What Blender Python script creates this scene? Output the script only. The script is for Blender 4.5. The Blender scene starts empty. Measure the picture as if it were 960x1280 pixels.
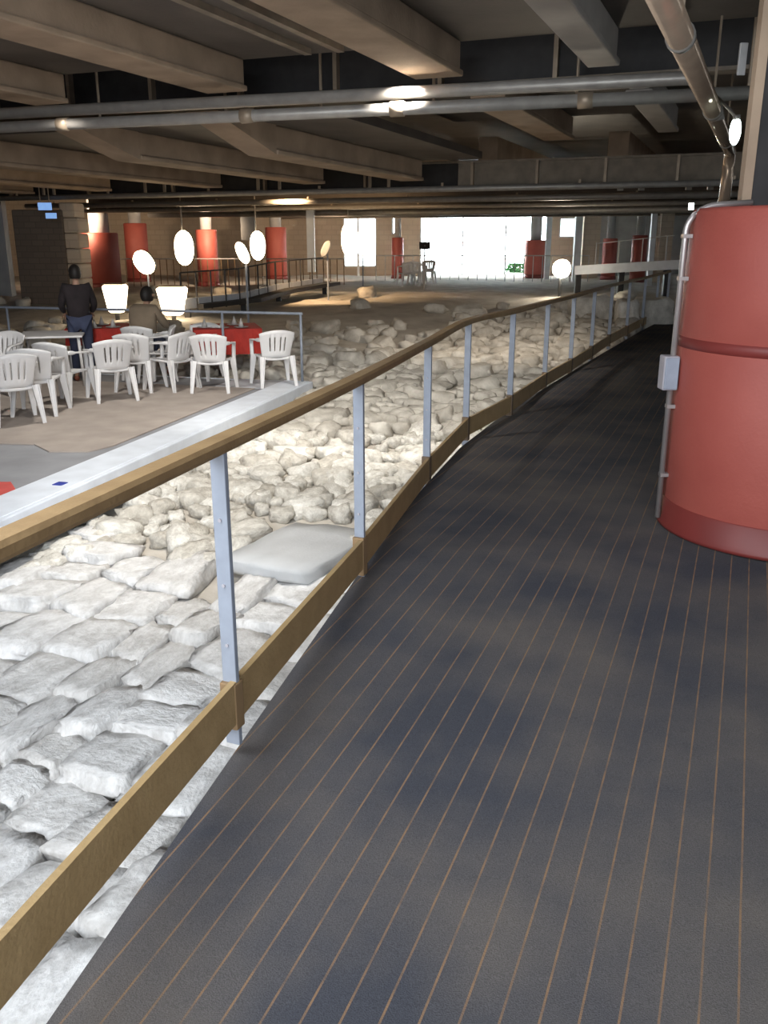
import bpy, bmesh, math, random
from mathutils import Vector, Matrix, noise
random.seed(7)
sc = bpy.context.scene
COL = sc.collection
PI = math.pi
E = 3.0                       # eye level above the excavated ground; everything below is written relative to the eye

# ------------------------------------------------------------------ camera
F, YH = 1100.0, 300.0
PITCH = math.atan((640-YH)/F)
cam = bpy.data.cameras.new('camera'); camo = bpy.data.objects.new('camera', cam); COL.objects.link(camo)
cam.sensor_fit = 'VERTICAL'; cam.sensor_height = 36; cam.lens = F/1280*36
cam.clip_start = .05; cam.clip_end = 300
camo.rotation_euler = (PI/2-PITCH, 0, 0)
sc.camera = camo

# ------------------------------------------------------------------ world, lights, exposure
W = bpy.data.worlds.new('daylight'); sc.world = W; W.use_nodes = True
bg = W.node_tree.nodes['Background']; bg.inputs[0].default_value = (.90, .96, 1, 1); bg.inputs[1].default_value = 9.0
sc.view_settings.view_transform = 'Standard'; sc.view_settings.look = 'None'
sc.view_settings.gamma = 1; sc.view_settings.use_curve_mapping = False
sc.view_settings.exposure = 0.0

def area(name, loc, target, sx, sy, power, col):
    l = bpy.data.lights.new(name, 'AREA'); l.shape = 'RECTANGLE'; l.size = sx; l.size_y = sy; l.energy = power; l.color = col
    o = bpy.data.objects.new(name, l); COL.objects.link(o); o.location = loc
    o.rotation_euler = (Vector(target)-Vector(loc)).to_track_quat('-Z', 'Y').to_euler(); return o
def spot(name, loc, target, power, col, ang=70, blend=.8, size=.12):
    l = bpy.data.lights.new(name, 'SPOT'); l.spot_size = math.radians(ang); l.spot_blend = blend; l.energy = power; l.color = col; l.shadow_soft_size = size
    o = bpy.data.objects.new(name, l); COL.objects.link(o); o.location = loc
    o.rotation_euler = (Vector(target)-Vector(loc)).to_track_quat('-Z', 'Y').to_euler(); return o
COOL = (.86, .93, 1); WARM = (1, .66, .36); NEUT = (1, .95, .87)
# unseen fill areas, added behind the viewer and over the near ruins
area('fill_behind', (-.6, -3.8, .9), (-.2, 7, -2.2), 6, 2.0, 560, COOL)
area('fill_above_ruins', (-2.2, 2.0, 1.7), (-1.6, 5.2, -2.6), 3.5, 2.5, 330, COOL)
# projectors fixed to the ceiling over the excavation
spot('projector_near', (-1.2, 6.3, 1.75), (-.9, 8.4, -2.5), 1250, NEUT, 100)
spot('projector_mid', (.2, 9.6, 1.5), (.1, 11.6, -2.2), 1100, NEUT, 95)
spot('projector_far', (2.0, 13.4, 1.4), (1.6, 16.5, -1.9), 420, (1, .87, .72), 80)
spot('projector_terrace', (-3.6, 10.4, 1.4), (-4.0, 11, -2.0), 250, NEUT, 120)
spot('projector_mound', (-2.5, 22.5, 1.0), (-1.5, 26, -1.6), 800, WARM, 120)
for k, (x, y) in enumerate(((-10.5, 31), (-6.2, 33), (-2.6, 36), (-14, 27))):
    spot('projector_wall', (x, y, .6), (x-.3, y+8, -.4), 520, (1, .74, .50), 130)
area('daylight_through_windows', (4.8, 45.6, 0.2), (3.0, 20, -.6), 6.2, 2.6, 2600, (.95, .98, 1))
area('fill_up_to_ceiling', (-4.5, -2.5, -1.2), (-1.5, 9, 2.3), 5, 2.0, 120, (1, .93, .85))  # low unseen fill aimed upward, added to brighten the ceiling

# ------------------------------------------------------------------ materials
MATS = {}
def mat(name, col, rough=.8, metal=0, var=.15, vscale=6, bump=0, bscale=40, emit=None, estr=0, col2=None, spec=.5):
    if name in MATS: return MATS[name]
    m = bpy.data.materials.new(name); m.use_nodes = True; nt = m.node_tree; N = nt.nodes; L = nt.links
    b = N['Principled BSDF']; b.inputs['Roughness'].default_value = rough; b.inputs['Metallic'].default_value = metal
    b.inputs['Specular IOR Level'].default_value = spec
    tc = N.new('ShaderNodeTexCoord'); nz = N.new('ShaderNodeTexNoise'); nz.inputs['Scale'].default_value = vscale; nz.inputs['Detail'].default_value = 5
    L.new(tc.outputs['Object'], nz.inputs['Vector'])
    rp = N.new('ShaderNodeValToRGB'); rp.color_ramp.elements[0].position = .3; rp.color_ramp.elements[1].position = .7
    c2 = col2 or tuple(min(1, c*(1+var)) for c in col); c1 = col if col2 else tuple(c*(1-var) for c in col)
    rp.color_ramp.elements[0].color = (*c1, 1); rp.color_ramp.elements[1].color = (*c2, 1)
    L.new(nz.outputs['Fac'], rp.inputs['Fac']); L.new(rp.outputs['Color'], b.inputs['Base Color'])
    if bump:
        n2 = N.new('ShaderNodeTexNoise'); n2.inputs['Scale'].default_value = bscale; n2.inputs['Detail'].default_value = 6
        L.new(tc.outputs['Object'], n2.inputs['Vector'])
        bp = N.new('ShaderNodeBump'); bp.inputs['Strength'].default_value = bump; bp.inputs['Distance'].default_value = .02
        L.new(n2.outputs['Fac'], bp.inputs['Height']); L.new(bp.outputs['Normal'], b.inputs['Normal'])
    if emit:
        b.inputs['Emission Color'].default_value = (*emit, 1); b.inputs['Emission Strength'].default_value = estr
    MATS[name] = m; return m

USLOPE = .40                                   # the building's long axis runs to (USLOPE, 1)
UL = math.hypot(USLOPE, 1); U = Vector((USLOPE/UL, 1/UL, 0)); V = Vector((1/UL, -USLOPE/UL, 0))
ANG = -math.atan(USLOPE)

def carpet_mat():
    m = bpy.data.materials.new('striped_carpet'); m.use_nodes = True; nt = m.node_tree; N = nt.nodes; L = nt.links
    b = N['Principled BSDF']; b.inputs['Roughness'].default_value = .95; b.inputs['Specular IOR Level'].default_value = .15
    tc = N.new('ShaderNodeTexCoord'); mp = N.new('ShaderNodeVectorRotate'); mp.rotation_type = 'Z_AXIS'; mp.inputs['Angle'].default_value = -ANG
    L.new(tc.outputs['Object'], mp.inputs['Vector'])
    sx = N.new('ShaderNodeSeparateXYZ'); L.new(mp.outputs[0], sx.inputs[0])
    n0 = N.new('ShaderNodeTexNoise'); n0.inputs['Scale'].default_value = 1.2; L.new(tc.outputs['Object'], n0.inputs['Vector'])
    def M(op, a, c=None, v=None):
        n = N.new('ShaderNodeMath'); n.operation = op
        L.new(a, n.inputs[0]) if not isinstance(a, float) else setattr(n.inputs[0], 'default_value', a)
        if c is not None: L.new(c, n.inputs[1])
        if v is not None: n.inputs[1].default_value = v
        return n.outputs[0]
    w = M('MULTIPLY_ADD', n0.outputs['Fac'], v=.006); w.node.inputs[2].default_value = 0
    xx = M('ADD', sx.outputs[0], w)
    fr = M('FRACT', M('DIVIDE', xx, v=.086))
    d = M('ABSOLUTE', M('SUBTRACT', fr, v=.5))
    line = M('GREATER_THAN', d, v=.466)
    nl = N.new('ShaderNodeTexNoise'); nl.inputs['Scale'].default_value = 14; nl.inputs['Detail'].default_value = 4; L.new(tc.outputs['Object'], nl.inputs['Vector'])
    r0 = N.new('ShaderNodeMapRange'); r0.inputs[1].default_value = .3; r0.inputs[2].default_value = .6; r0.inputs[3].default_value = .35; r0.inputs[4].default_value = 1
    L.new(nl.outputs['Fac'], r0.inputs[0])
    fac = M('MULTIPLY', line, r0.outputs[0])
    n1 = N.new('ShaderNodeTexNoise'); n1.inputs['Scale'].default_value = 1.6; n1.inputs['Detail'].default_value = 4; L.new(tc.outputs['Object'], n1.inputs['Vector'])
    rp = N.new('ShaderNodeValToRGB'); rp.color_ramp.elements[0].position = .35; rp.color_ramp.elements[1].position = .68
    rp.color_ramp.elements[0].color = (.055, .057, .068, 1); rp.color_ramp.elements[1].color = (.115, .102, .094, 1)
    L.new(n1.outputs['Fac'], rp.inputs['Fac'])
    n3 = N.new('ShaderNodeTexNoise'); n3.inputs['Scale'].default_value = 260; L.new(tc.outputs['Object'], n3.inputs['Vector'])
    mx0 = N.new('ShaderNodeMix'); mx0.data_type = 'RGBA'; mx0.blend_type = 'OVERLAY'; mx0.inputs[0].default_value = .5
    L.new(rp.outputs[0], mx0.inputs[6]); L.new(n3.outputs['Fac'], mx0.inputs[7])
    mx = N.new('ShaderNodeMix'); mx.data_type = 'RGBA'; L.new(fac, mx.inputs[0]); L.new(mx0.outputs[2], mx.inputs[6]); mx.inputs[7].default_value = (.225, .14, .085, 1)
    L.new(mx.outputs[2], b.inputs['Base Color'])
    bp = N.new('ShaderNodeBump'); bp.inputs['Strength'].default_value = .4; bp.inputs['Distance'].default_value = .006
    L.new(n3.outputs['Fac'], bp.inputs['Height']); L.new(bp.outputs[0], b.inputs['Normal'])
    return m

def stone_mat(name, a, b_, mid, dirt=.55):
    m = bpy.data.materials.new(name); m.use_nodes = True; nt = m.node_tree; N = nt.nodes; L = nt.links
    b = N['Principled BSDF']; b.inputs['Roughness'].default_value = .85
    tc = N.new('ShaderNodeTexCoord'); oi = N.new('ShaderNodeObjectInfo')
    n1 = N.new('ShaderNodeTexNoise'); n1.inputs['Scale'].default_value = 4; n1.inputs['Detail'].default_value = 7; n1.inputs['Roughness'].default_value = .65
    ad = N.new('ShaderNodeVectorMath'); ad.operation = 'ADD'; L.new(tc.outputs['Object'], ad.inputs[0]); L.new(oi.outputs['Location'], ad.inputs[1]); L.new(ad.outputs[0], n1.inputs['Vector'])
    rp = N.new('ShaderNodeValToRGB'); rp.color_ramp.elements[0].position = .3; rp.color_ramp.elements[1].position = .65
    rp.color_ramp.elements[0].color = (*a, 1); rp.color_ramp.elements[1].color = (*b_, 1)
    L.new(n1.outputs['Fac'], rp.inputs['Fac'])
    mx = N.new('ShaderNodeMix'); mx.data_type = 'RGBA'; mx.blend_type = 'MULTIPLY'; mx.inputs[0].default_value = dirt
    r2 = N.new('ShaderNodeValToRGB'); r2.color_ramp.elements[0].color = (*mid, 1); r2.color_ramp.elements[1].color = (1, 1, 1, 1)
    L.new(oi.outputs['Random'], r2.inputs['Fac']); L.new(rp.outputs[0], mx.inputs[6]); L.new(r2.outputs[0], mx.inputs[7]); L.new(mx.outputs[2], b.inputs['Base Color'])
    bp = N.new('ShaderNodeBump'); bp.inputs['Strength'].default_value = .5; bp.inputs['Distance'].default_value = .03
    n2 = N.new('ShaderNodeTexNoise'); n2.inputs['Scale'].default_value = 14; n2.inputs['Detail'].default_value = 8; L.new(ad.outputs[0], n2.inputs['Vector'])
    L.new(n2.outputs['Fac'], bp.inputs['Height']); L.new(bp.outputs[0], b.inputs['Normal'])
    return m

def masonry_mat(name, c1, c2, mort, scale):
    m = bpy.data.materials.new(name); m.use_nodes = True; nt = m.node_tree; N = nt.nodes; L = nt.links
    b = N['Principled BSDF']; b.inputs['Roughness'].default_value = .9
    tc = N.new('ShaderNodeTexCoord'); s = N.new('ShaderNodeSeparateXYZ'); cb = N.new('ShaderNodeCombineXYZ')
    L.new(tc.outputs['Object'], s.inputs[0]); L.new(s.outputs[0], cb.inputs[0]); L.new(s.outputs[2], cb.inputs[1])
    br = N.new('ShaderNodeTexBrick'); br.inputs['Scale'].default_value = scale; br.inputs['Color1'].default_value = (*c1, 1); br.inputs['Color2'].default_value = (*c2, 1)
    br.inputs['Mortar'].default_value = (*mort, 1); br.inputs['Mortar Size'].default_value = .02
    L.new(cb.outputs[0], br.inputs['Vector']); L.new(br.outputs['Color'], b.inputs['Base Color'])
    bp = N.new('ShaderNodeBump'); bp.inputs['Strength'].default_value = .5; L.new(br.outputs['Fac'], bp.inputs['Height']); bp.invert = True; L.new(bp.outputs[0], b.inputs['Normal'])
    return m

m_carpet = carpet_mat()
m_stone = stone_mat('pale_limestone', (.56, .545, .53), (.88, .875, .87), (.62, .59, .55))
m_rubble = stone_mat('rubble_limestone', (.50, .47, .42), (.88, .86, .80), (.52, .48, .43), .65)
m_slab = mat('grey_slab_stone', (.56, .57, .58), .8, var=.08, vscale=3, bump=.2)
m_dirt = mat('excavated_earth', (.40, .36, .31), .95, col2=(.58, .54, .48), vscale=2.2, bump=.9, bscale=12)
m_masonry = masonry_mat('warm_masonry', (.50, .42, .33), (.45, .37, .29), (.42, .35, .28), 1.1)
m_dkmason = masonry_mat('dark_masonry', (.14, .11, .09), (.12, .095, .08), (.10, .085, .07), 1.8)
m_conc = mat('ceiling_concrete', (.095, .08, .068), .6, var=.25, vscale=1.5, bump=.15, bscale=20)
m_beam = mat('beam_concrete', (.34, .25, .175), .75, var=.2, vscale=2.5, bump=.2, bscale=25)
m_beam2 = mat('pale_beam_paint', (.36, .33, .30), .6, var=.12, vscale=3)
m_dark = mat('dark_steel', (.022, .02, .02), .6, var=.3)
m_web = mat('brown_girder', (.24, .20, .155), .7, var=.2, vscale=5)
m_rod = mat('hanger_steel', (.34, .27, .2), .5, .4)
m_pipe = mat('galvanised_pipe', (.33, .31, .285), .42, .3, var=.12, vscale=8)
m_pipeb = mat('glossy_painted_pipe', (.46, .35, .26), .16, .5, var=.1, vscale=5)
m_wood = mat('varnished_wood', (.24, .15, .070), .6, col2=(.31, .20, .095), vscale=9, bump=.15, bscale=60)
m_board = mat('lightened_board_wood', (.34, .225, .10), .6, col2=(.42, .285, .135), vscale=9, bump=.15, bscale=60)  # same wood as the handrail, lightened to make up for its shaded face
m_woodd = mat('dark_wood', (.22, .14, .07), .6, var=.2)
m_post = mat('grey_blue_post_paint', (.27, .30, .36), .5, .1, var=.08, vscale=15)
m_foot = mat('brown_post_sleeve', (.13, .085, .05), .6, var=.15)
m_fascia = mat('white_terrace_fascia', (.70, .75, .83), .5, var=.08, vscale=4)
m_terr = mat('terrace_grey', (.27, .275, .295), .8, var=.12, vscale=3)
m_tcarp = mat('terrace_brown_carpet', (.38, .33, .295), .95, var=.12, vscale=3, bump=.3, bscale=150)
m_redc = mat('red_carpet', (.50, .08, .07), .95, var=.15)
m_red = mat('red_drum_paint', (.30, .062, .047), .6, col2=(.35, .080, .06), vscale=2.5, bump=.12, bscale=60)
m_reddk = mat('dark_red_plinth', (.17, .026, .022), .5, var=.12, vscale=3)
m_white = mat('white_plastic', (.74, .73, .73), .35, var=.03)
m_wpost = mat('white_post_paint', (.72, .76, .80), .5, var=.05)
m_plast = mat('grey_plaster', (.36, .36, .36), .8, var=.15, vscale=2)
m_pale = mat('pale_bridge_paint', (.52, .54, .58), .5, var=.08)
m_redcl = mat('red_cloth', (.40, .03, .02), .85, var=.2, vscale=6)
m_cream = mat('pale_table_cloth', (.50, .48, .46), .8, var=.12, vscale=10)
m_box = mat('grey_junction_plastic', (.36, .34, .37), .5, var=.05)
m_cond = mat('aged_conduit', (.36, .33, .32), .35, .55, var=.1)
m_blue = mat('blue_sticker', (.03, .05, .32), .5)
m_black = mat('black_casing', (.03, .03, .03), .5)
m_greyc = mat('grey_casing', (.40, .40, .40), .5)
m_lampw = mat('warm_floodlight_glass', (.9, .8, .7), emit=(1, .78, .50), estr=16)
m_lampw2 = mat('warm_lantern_glow', (.9, .8, .7), emit=(1, .80, .55), estr=7)
m_lampb = mat('dazzling_projector_glass', (.9, .9, .8), emit=(1, .9, .72), estr=60)
m_lampc = mat('cold_lamp_glass', (.9, 1, .97), emit=(.80, 1, .95), estr=14)
m_blued = mat('daylit_louvre_glass', (.3, .5, .8), emit=(.22, .42, .85), estr=.75)
m_out = mat('sunlit_paving', (.75, .75, .73), .9, var=.1)
m_leaf = mat('green_foliage', (.05, .16, .05), .8, var=.3, vscale=20)
m_skin = mat('skin', (.45, .27, .19), .6, var=.05)
m_hair = mat('dark_hair', (.015, .012, .01), .6)
m_shirt = mat('black_top', (.022, .016, .018), .9, var=.3)
m_jean = mat('blue_jeans', (.045, .055, .10), .9, var=.2)
m_brownc = mat('brown_jumper', (.22, .17, .12), .9, var=.15)
m_shoe = mat('red_brown_shoe', (.22, .06, .035), .6)
def glass_mat():
    m = bpy.data.materials.new('window_glass'); m.use_nodes = True; b = m.node_tree.nodes['Principled BSDF']
    b.inputs['Transmission Weight'].default_value = 1; b.inputs['Roughness'].default_value = .03; b.inputs['IOR'].default_value = 1.05
    b.inputs['Base Color'].default_value = (.92, 1, 1, 1); return m
m_glass = glass_mat()

# ------------------------------------------------------------------ mesh helpers
def at(px, py, D):
    a = (px-480)/F; c = -(py-640)/F
    y = math.cos(PITCH)+c*math.sin(PITCH); z = -math.sin(PITCH)+c*math.cos(PITCH)
    return Vector((a/y*D, D, z/y*D))
def link(name, bm, m, parent=None, world=True, smooth=False, bevel=0):
    me = bpy.data.meshes.new(name); bm.normal_update(); bm.to_mesh(me); bm.free()
    for mm in (m if isinstance(m, (list, tuple)) else [m]): me.materials.append(mm)
    if smooth:
        for p in me.polygons: p.use_smooth = True
    o = bpy.data.objects.new(name, me); COL.objects.link(o)
    if parent:
        o.parent = parent
        if world:
            w = Vector((0, 0, 0)); q = parent
            while q: w += Vector(q.location); q = q.parent
            o.location = -w
    if bevel:
        b = o.modifiers.new('bevel', 'BEVEL'); b.width = bevel; b.segments = 2; b.limit_method = 'ANGLE'
    return o
def tag(o, label=None, cat=None, group=None, kind=None):
    if label: o['label'] = label
    if cat: o['category'] = cat
    if group: o['group'] = group
    if kind: o['kind'] = kind
    return o
def thing(name, label, cat, loc, group=None, rz=0):
    o = bpy.data.objects.new(name, None); COL.objects.link(o); o.location = loc; o.rotation_euler = (0, 0, rz); o.empty_display_size = .1
    return tag(o, label, cat, group)
def copy_tree(o, parent=None):
    c = o.copy(); COL.objects.link(c); c.parent = parent
    for ch in o.children: copy_tree(ch, c)
    return c
def box(bm, c, s, ax=None, mi=0):
    """centre, full size; ax = (x axis, y axis, z axis) for an oriented box"""
    X, Y, Z = ax or (Vector((1, 0, 0)), Vector((0, 1, 0)), Vector((0, 0, 1)))
    c = Vector(c); vs = []
    for k in (-.5, .5):
        for j in (-.5, .5):
            for i in (-.5, .5): vs.append(bm.verts.new(c+X*s[0]*i+Y*s[1]*j+Z*s[2]*k))
    for f in ((0, 2, 3, 1), (4, 5, 7, 6), (0, 1, 5, 4), (2, 6, 7, 3), (0, 4, 6, 2), (1, 3, 7, 5)):
        fc = bm.faces.new([vs[i] for i in f]); fc.material_index = mi
    return bm
def B(*a, **k): return box(bmesh.new(), *a, **k)
UV = (V, U, Vector((0, 0, 1)))
def sweep(bm, pts, prof, closed=True, up=Vector((0, 0, 1))):
    """sweep a closed 2-D profile [(side, up)] along pts; profile list may be one per point"""
    pts = [Vector(p) for p in pts]; rings = []
    for i, p in enumerate(pts):
        d = (pts[min(i+1, len(pts)-1)]-pts[max(i-1, 0)]).normalized()
        s = d.cross(up)
        if s.length < 1e-4: s = Vector((1, 0, 0))
        s.normalize(); t = s.cross(d).normalized()
        pf = prof[i] if isinstance(prof[0], list) else prof
        rings.append([bm.verts.new(p+s*a+t*b) for a, b in pf])
    n = len(rings[0])
    for r0, r1 in zip(rings, rings[1:]):
        for j in range(n): bm.faces.new((r0[j], r0[(j+1) % n], r1[(j+1) % n], r1[j]))
    bm.faces.new(rings[0][::-1]); bm.faces.new(rings[-1])
    return bm
def circ(r, n=12): return [(r*math.cos(2*PI*i/n), r*math.sin(2*PI*i/n)) for i in range(n)]
def rect(w, h): return [(-w/2, -h/2), (w/2, -h/2), (w/2, h/2), (-w/2, h/2)]
def tube(pts, r, n=12, bm=None, up=Vector((0, 0, 1))):
    bm = bm or bmesh.new()
    prof = [circ(x, n) for x in r] if isinstance(r, (list, tuple)) else circ(r, n)
    return sweep(bm, pts, prof, up=up)
def bend(pts, rad=.15, n=6):
    """round the corners of a polyline"""
    pts = [Vector(p) for p in pts]; out = [pts[0]]
    for a, b, c in zip(pts, pts[1:], pts[2:]):
        d1 = (a-b).normalized(); d2 = (c-b).normalized()
        p, q = b+d1*rad, b+d2*rad
        for i in range(n+1):
            t = i/n; out.append(p*(1-t)**2+b*2*t*(1-t)+q*t*t)
    return out+[pts[-1]]
def lathe(prof, c=(0, 0, 0), n=48, bm=None, mi=0):
    bm = bm or bmesh.new(); c = Vector(c); rings = []
    for r, z in prof:
        rings.append([bm.verts.new(c+Vector((r*math.cos(2*PI*i/n), r*math.sin(2*PI*i/n), z))) for i in range(n)])
    for a, b in zip(rings, rings[1:]):
        for j in range(n): f = bm.faces.new((a[j], a[(j+1) % n], b[(j+1) % n], b[j])); f.material_index = mi
    bm.faces.new(rings[0][::-1]).material_index = mi; bm.faces.new(rings[-1]).material_index = mi
    return bm
def interp(tab, x):
    if x <= tab[0][0]: return tab[0][1]
    for (a, p), (b, q) in zip(tab, tab[1:]):
        if x <= b: return p+(q-p)*(x-a)/(b-a)
    return tab[-1][1]
def lerp_path(tab, y):
    a = tab[0]
    if y <= a[1]:
        b = tab[1]; t = (y-a[1])/(b[1]-a[1]); return a[0]+(b[0]-a[0])*t
    for a, b in zip(tab, tab[1:]):
        if y <= b[1]: return a[0]+(b[0]-a[0])*(y-a[1])/(b[1]-a[1])
    return b[0]

# ------------------------------------------------------------------ walkway floor
def zc(y): return -1.60-.048*(4.5-y) if y < 4.5 else -1.60-.006*(y-4.5)
EDGE = [(-.78, 1.62), (-.52, 2.64), (-.16, 4.04), (.21, 5.56), (.62, 7.0), (1.30, 8.85), (3.01, 12.81), (4.92, 17.17), (6.9, 21.5), (7.6, 23)]
def edge_x(y): return lerp_path(EDGE, y)
bm = bmesh.new(); rows = []
ys = [-4+.5*i for i in range(8)]+[.25*i for i in range(0, 93)]
for y in ys:
    ex = edge_x(y); r = []
    for k in range(9): r.append(bm.verts.new((ex+(4.8+.39*max(0, y)-ex)*k/8 if ex < 4.8+.39*y else ex, y, zc(y))))
    rows.append(r)
low = []
for r in rows: low.append([bm.verts.new((r[0].co.x, r[0].co.y, r[0].co.z-.14)), bm.verts.new((r[-1].co.x, r[-1].co.y, r[-1].co.z-.14))])
for i in range(len(rows)-1):
    a, b = rows[i], rows[i+1]
    for k in range(8): bm.faces.new((a[k], a[k+1], b[k+1], b[k]))
    f = bm.faces.new((low[i][0], a[0], b[0], low[i+1][0])); f.material_index = 1
    f = bm.faces.new((low[i][0], low[i+1][0], low[i+1][1], low[i][1])); f.material_index = 1
tag(link('floor', bm, [m_carpet, m_woodd]), kind='structure')

# ------------------------------------------------------------------ terrain
PROF = [(-5, -2.9), (4, -2.86), (6, -2.7), (8, -2.52), (10, -2.36), (13, -2.16), (16, -1.95), (20, -1.66), (24, -1.46), (28, -1.55), (32, -1.62), (60, -1.66)]
TA, TB = Vector((-2.94, 6.42)), Vector((-1.13, 13.2))       # terrace front edge
TD = (TB-TA).normalized(); TN = Vector((-TD.y, TD.x))         # towards the terrace
def in_terr(x, y, m=0):
    p = Vector((x, y))-TA; a = p.dot(TD); n = p.dot(TN); Ltot = (TB-TA).length
    return n > -m and a < Ltot+m and a > -9
def ground_z(x, y):
    z = interp(PROF, y)
    z += .06*noise.noise(Vector((x*.5, y*.5, 0)))+(.05*noise.noise(Vector((x*1.6, y*1.6, 3))) if y > 7 else 0)
    if y > 14: z += .10*noise.noise(Vector((x*.25, y*.25, 7)))
    p = Vector((x, y))-TA; n = p.dot(TN); a = p.dot(TD); L0 = (TB-TA).length
    k = min(max((n+.35)/.35, 0), 1)*min(max((L0+.5-a)/.5, 0), 1)
    if k > 0: z = z*(1-k)+min(z, -2.45)*k
    ex = edge_x(max(y, 0)); 
    if x > ex-.2: z = min(z, zc(max(y, 0))-.28) if y < 22.5 else z
    return z
bm = bmesh.new(); NX, NY = 150, 190; G = []
for j in range(NY+1):
    y = -6+52*(j/NY)**1.35
    r = []
    for i in range(NX+1):
        hw = 24; x = -22+46*(i/NX)
        r.append(bm.verts.new((x, y, ground_z(x, y))))
    G.append(r)
for j in range(NY):
    for i in range(NX): bm.faces.new((G[j][i], G[j][i+1], G[j+1][i+1], G[j+1][i]))
tag(link('ground', bm, m_dirt, smooth=True), kind='structure')

# ------------------------------------------------------------------ outer shell
ZW0, ZW1 = -2.95, 2.5
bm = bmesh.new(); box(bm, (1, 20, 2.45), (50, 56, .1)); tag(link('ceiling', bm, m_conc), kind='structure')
bm = bmesh.new(); box(bm, (-22, 20, -.3), (.3, 56, 5.5)); tag(link('wall_left', bm, m_plast), kind='structure')
bm = bmesh.new(); box(bm, (25.5, 20, -.3), (.3, 56, 5.5)); tag(link('wall_right', bm, m_plast), kind='structure')
bm = bmesh.new(); box(bm, (1, -6.2, -.3), (50, .3, 5.5)); tag(link('wall_rear', bm, m_plast), kind='structure')
YB = 44
def backwall():
    op = [(-1.95, -.35, -1.25, 1.05), (.36, .80, .25, 1.1), (1.72, 7.9, -1.72, 1.18), (8.35, 9.15, .1, 1.02)]
    bm = bmesh.new(); x = -22.0
    for (a, b, z0, z1) in op:
        box(bm, ((x+a)/2, YB+.2, -.3), (a-x, .4, 5.5), mi=0 if x < 8 else 1)
        box(bm, ((a+b)/2, YB+.2, (-3.05+z0)/2), (b-a, .4, z0+3.05)); box(bm, ((a+b)/2, YB+.2, (z1+2.45)/2), (b-a, .4, 2.45-z1), mi=0)
        x = b
    box(bm, ((x+25.5)/2, YB+.2, -.3), (25.5-x, .4, 5.5), mi=1)
    tag(link('wall_back', bm, [m_masonry, m_plast]), kind='structure')
    for n, (a, b, z0, z1) in enumerate(op):
        w = thing('window_%d' % (n+1), None, None, ((a+b)/2, YB+.1, z0)); w['kind'] = 'structure'
        link('pane', B(((a+b)/2, YB+.12, (z0+z1)/2), (b-a, .02, z1-z0)), m_glass, w)
        bm = bmesh.new(); t = .07
        for xx in ([a+t/2, b-t/2] if b-a < 2 else [a+t/2, a+2.05, a+4.1, b-t/2]): box(bm, (xx, YB+.1, (z0+z1)/2), (t, .08, z1-z0))
        for zz in (z0+t/2, z1-t/2): box(bm, ((a+b)/2, YB+.1, zz), (b-a, .08, t))
        link('window_frame', bm, m_wpost, w)
backwall()
bm = bmesh.new(); box(bm, (4, 62, -1.85), (60, 35, .2)); tag(link('ground_outside', bm, m_out), kind='structure')

# ------------------------------------------------------------------ ceiling beams, girders
def upt(a, v, z): return U*a+V*v+Vector((0, 0, z))     # a along the hall, v across it
def uv_of(p): p = Vector(p); return p.dot(U), p.dot(V)
def beam(a0, a1, v, w, z0, z1, m, label, group, flange=True):
    o = thing('ceiling_beam', label, 'beam', upt(a0, v, z0), group)
    link('web', B(upt((a0+a1)/2, v, (z0+z1)/2+.03), (w, a1-a0, z1-z0-.06), UV), m, o, bevel=.02)
    if flange: link('flange', B(upt((a0+a1)/2, v, z0+.03), (w+.07, a1-a0, .06), UV), m, o, bevel=.015)
    return o
GIR = [10.2, 18.2, 24.4, 31.0, 37.5]
vb = [-14.7, -12.2, -9.7, -7.4, -5.2, -3.05, -.85]
names0 = {-5.2: 'brown concrete ceiling beam ending above the left end of the near pipes, leftmost in the nearest bay',
          -3.05: 'wide brown ceiling beam ending just above the pipe pair left of centre',
          -.85: 'wide orange-brown ceiling beam at top centre with its end above the pipes'}
A1, V1 = uv_of(at(310, 115, 10.92)); A2, V2 = uv_of(at(575, 95, 9.9)); A3, V3 = uv_of(at(775, 85, 9.46))
Z0 = 1.6
NEAR = [(V1-2.75, .46, m_beam, 'brown ceiling beam at the upper left edge, first from the left before the near pipes'),
        (V1-.24, .46, m_beam, 'wide brown ceiling beam with a lit lower edge, second from the left before the near pipes'),
        (V2-.24, .46, m_beam, 'wide orange-brown ceiling beam running down to the pipes at top centre'),
        (V3-.14, .24, m_beam2, 'narrow pale ceiling beam between the wide orange-brown beam and the glossy sloping pipe')]
for v, w, m, lb in NEAR: beam(-4, 9.52, v, w, Z0, 1.93, m, lb, None)
MIDL = [(-16.3, 17.9), (-13.7, 17.5), (-10.6, 17.2), (-8.0, 16.8), (-5.87, 16.6)]
ML = ['dim brown ceiling beam behind the near pipes at the very left edge', 'brown ceiling beam behind the near pipes ending above the dark masonry block', 'brown ceiling beam with a lit lower edge behind the near pipes, ending over the warm floodlights',
      'brown ceiling beam behind the near pipes ending above the slim white pillar', 'brown ceiling beam behind the near pipes ending left of the bright windows']
for (v, a1), lb in zip(MIDL, ML):
    o = beam(10.9, a1, v-.2, .40, 1.06, 1.42, m_beam, lb, None)
    bm = bmesh.new(); side = []
    for w in (v-.41, v+.01):
        side.append([bm.verts.new(upt(a, w, z)) for a, z in ((9.5, 1.42), (9.5, 1.385), (10.9, 1.06), (10.9, 1.42))])
    bm.faces.new(side[0]); bm.faces.new(side[1][::-1])
    for i in range(4): bm.faces.new((side[0][i], side[1][i], side[1][(i+1) % 4], side[0][(i+1) % 4]))
    bmesh.ops.recalc_face_normals(bm, faces=bm.faces); link('haunch', bm, m_beam, o)
beam(11.4, 15.9, -3.2, .45, 1.6, 1.95, m_beam, 'brown ceiling beam behind the near pipes ending above the bright windows', None)
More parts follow.
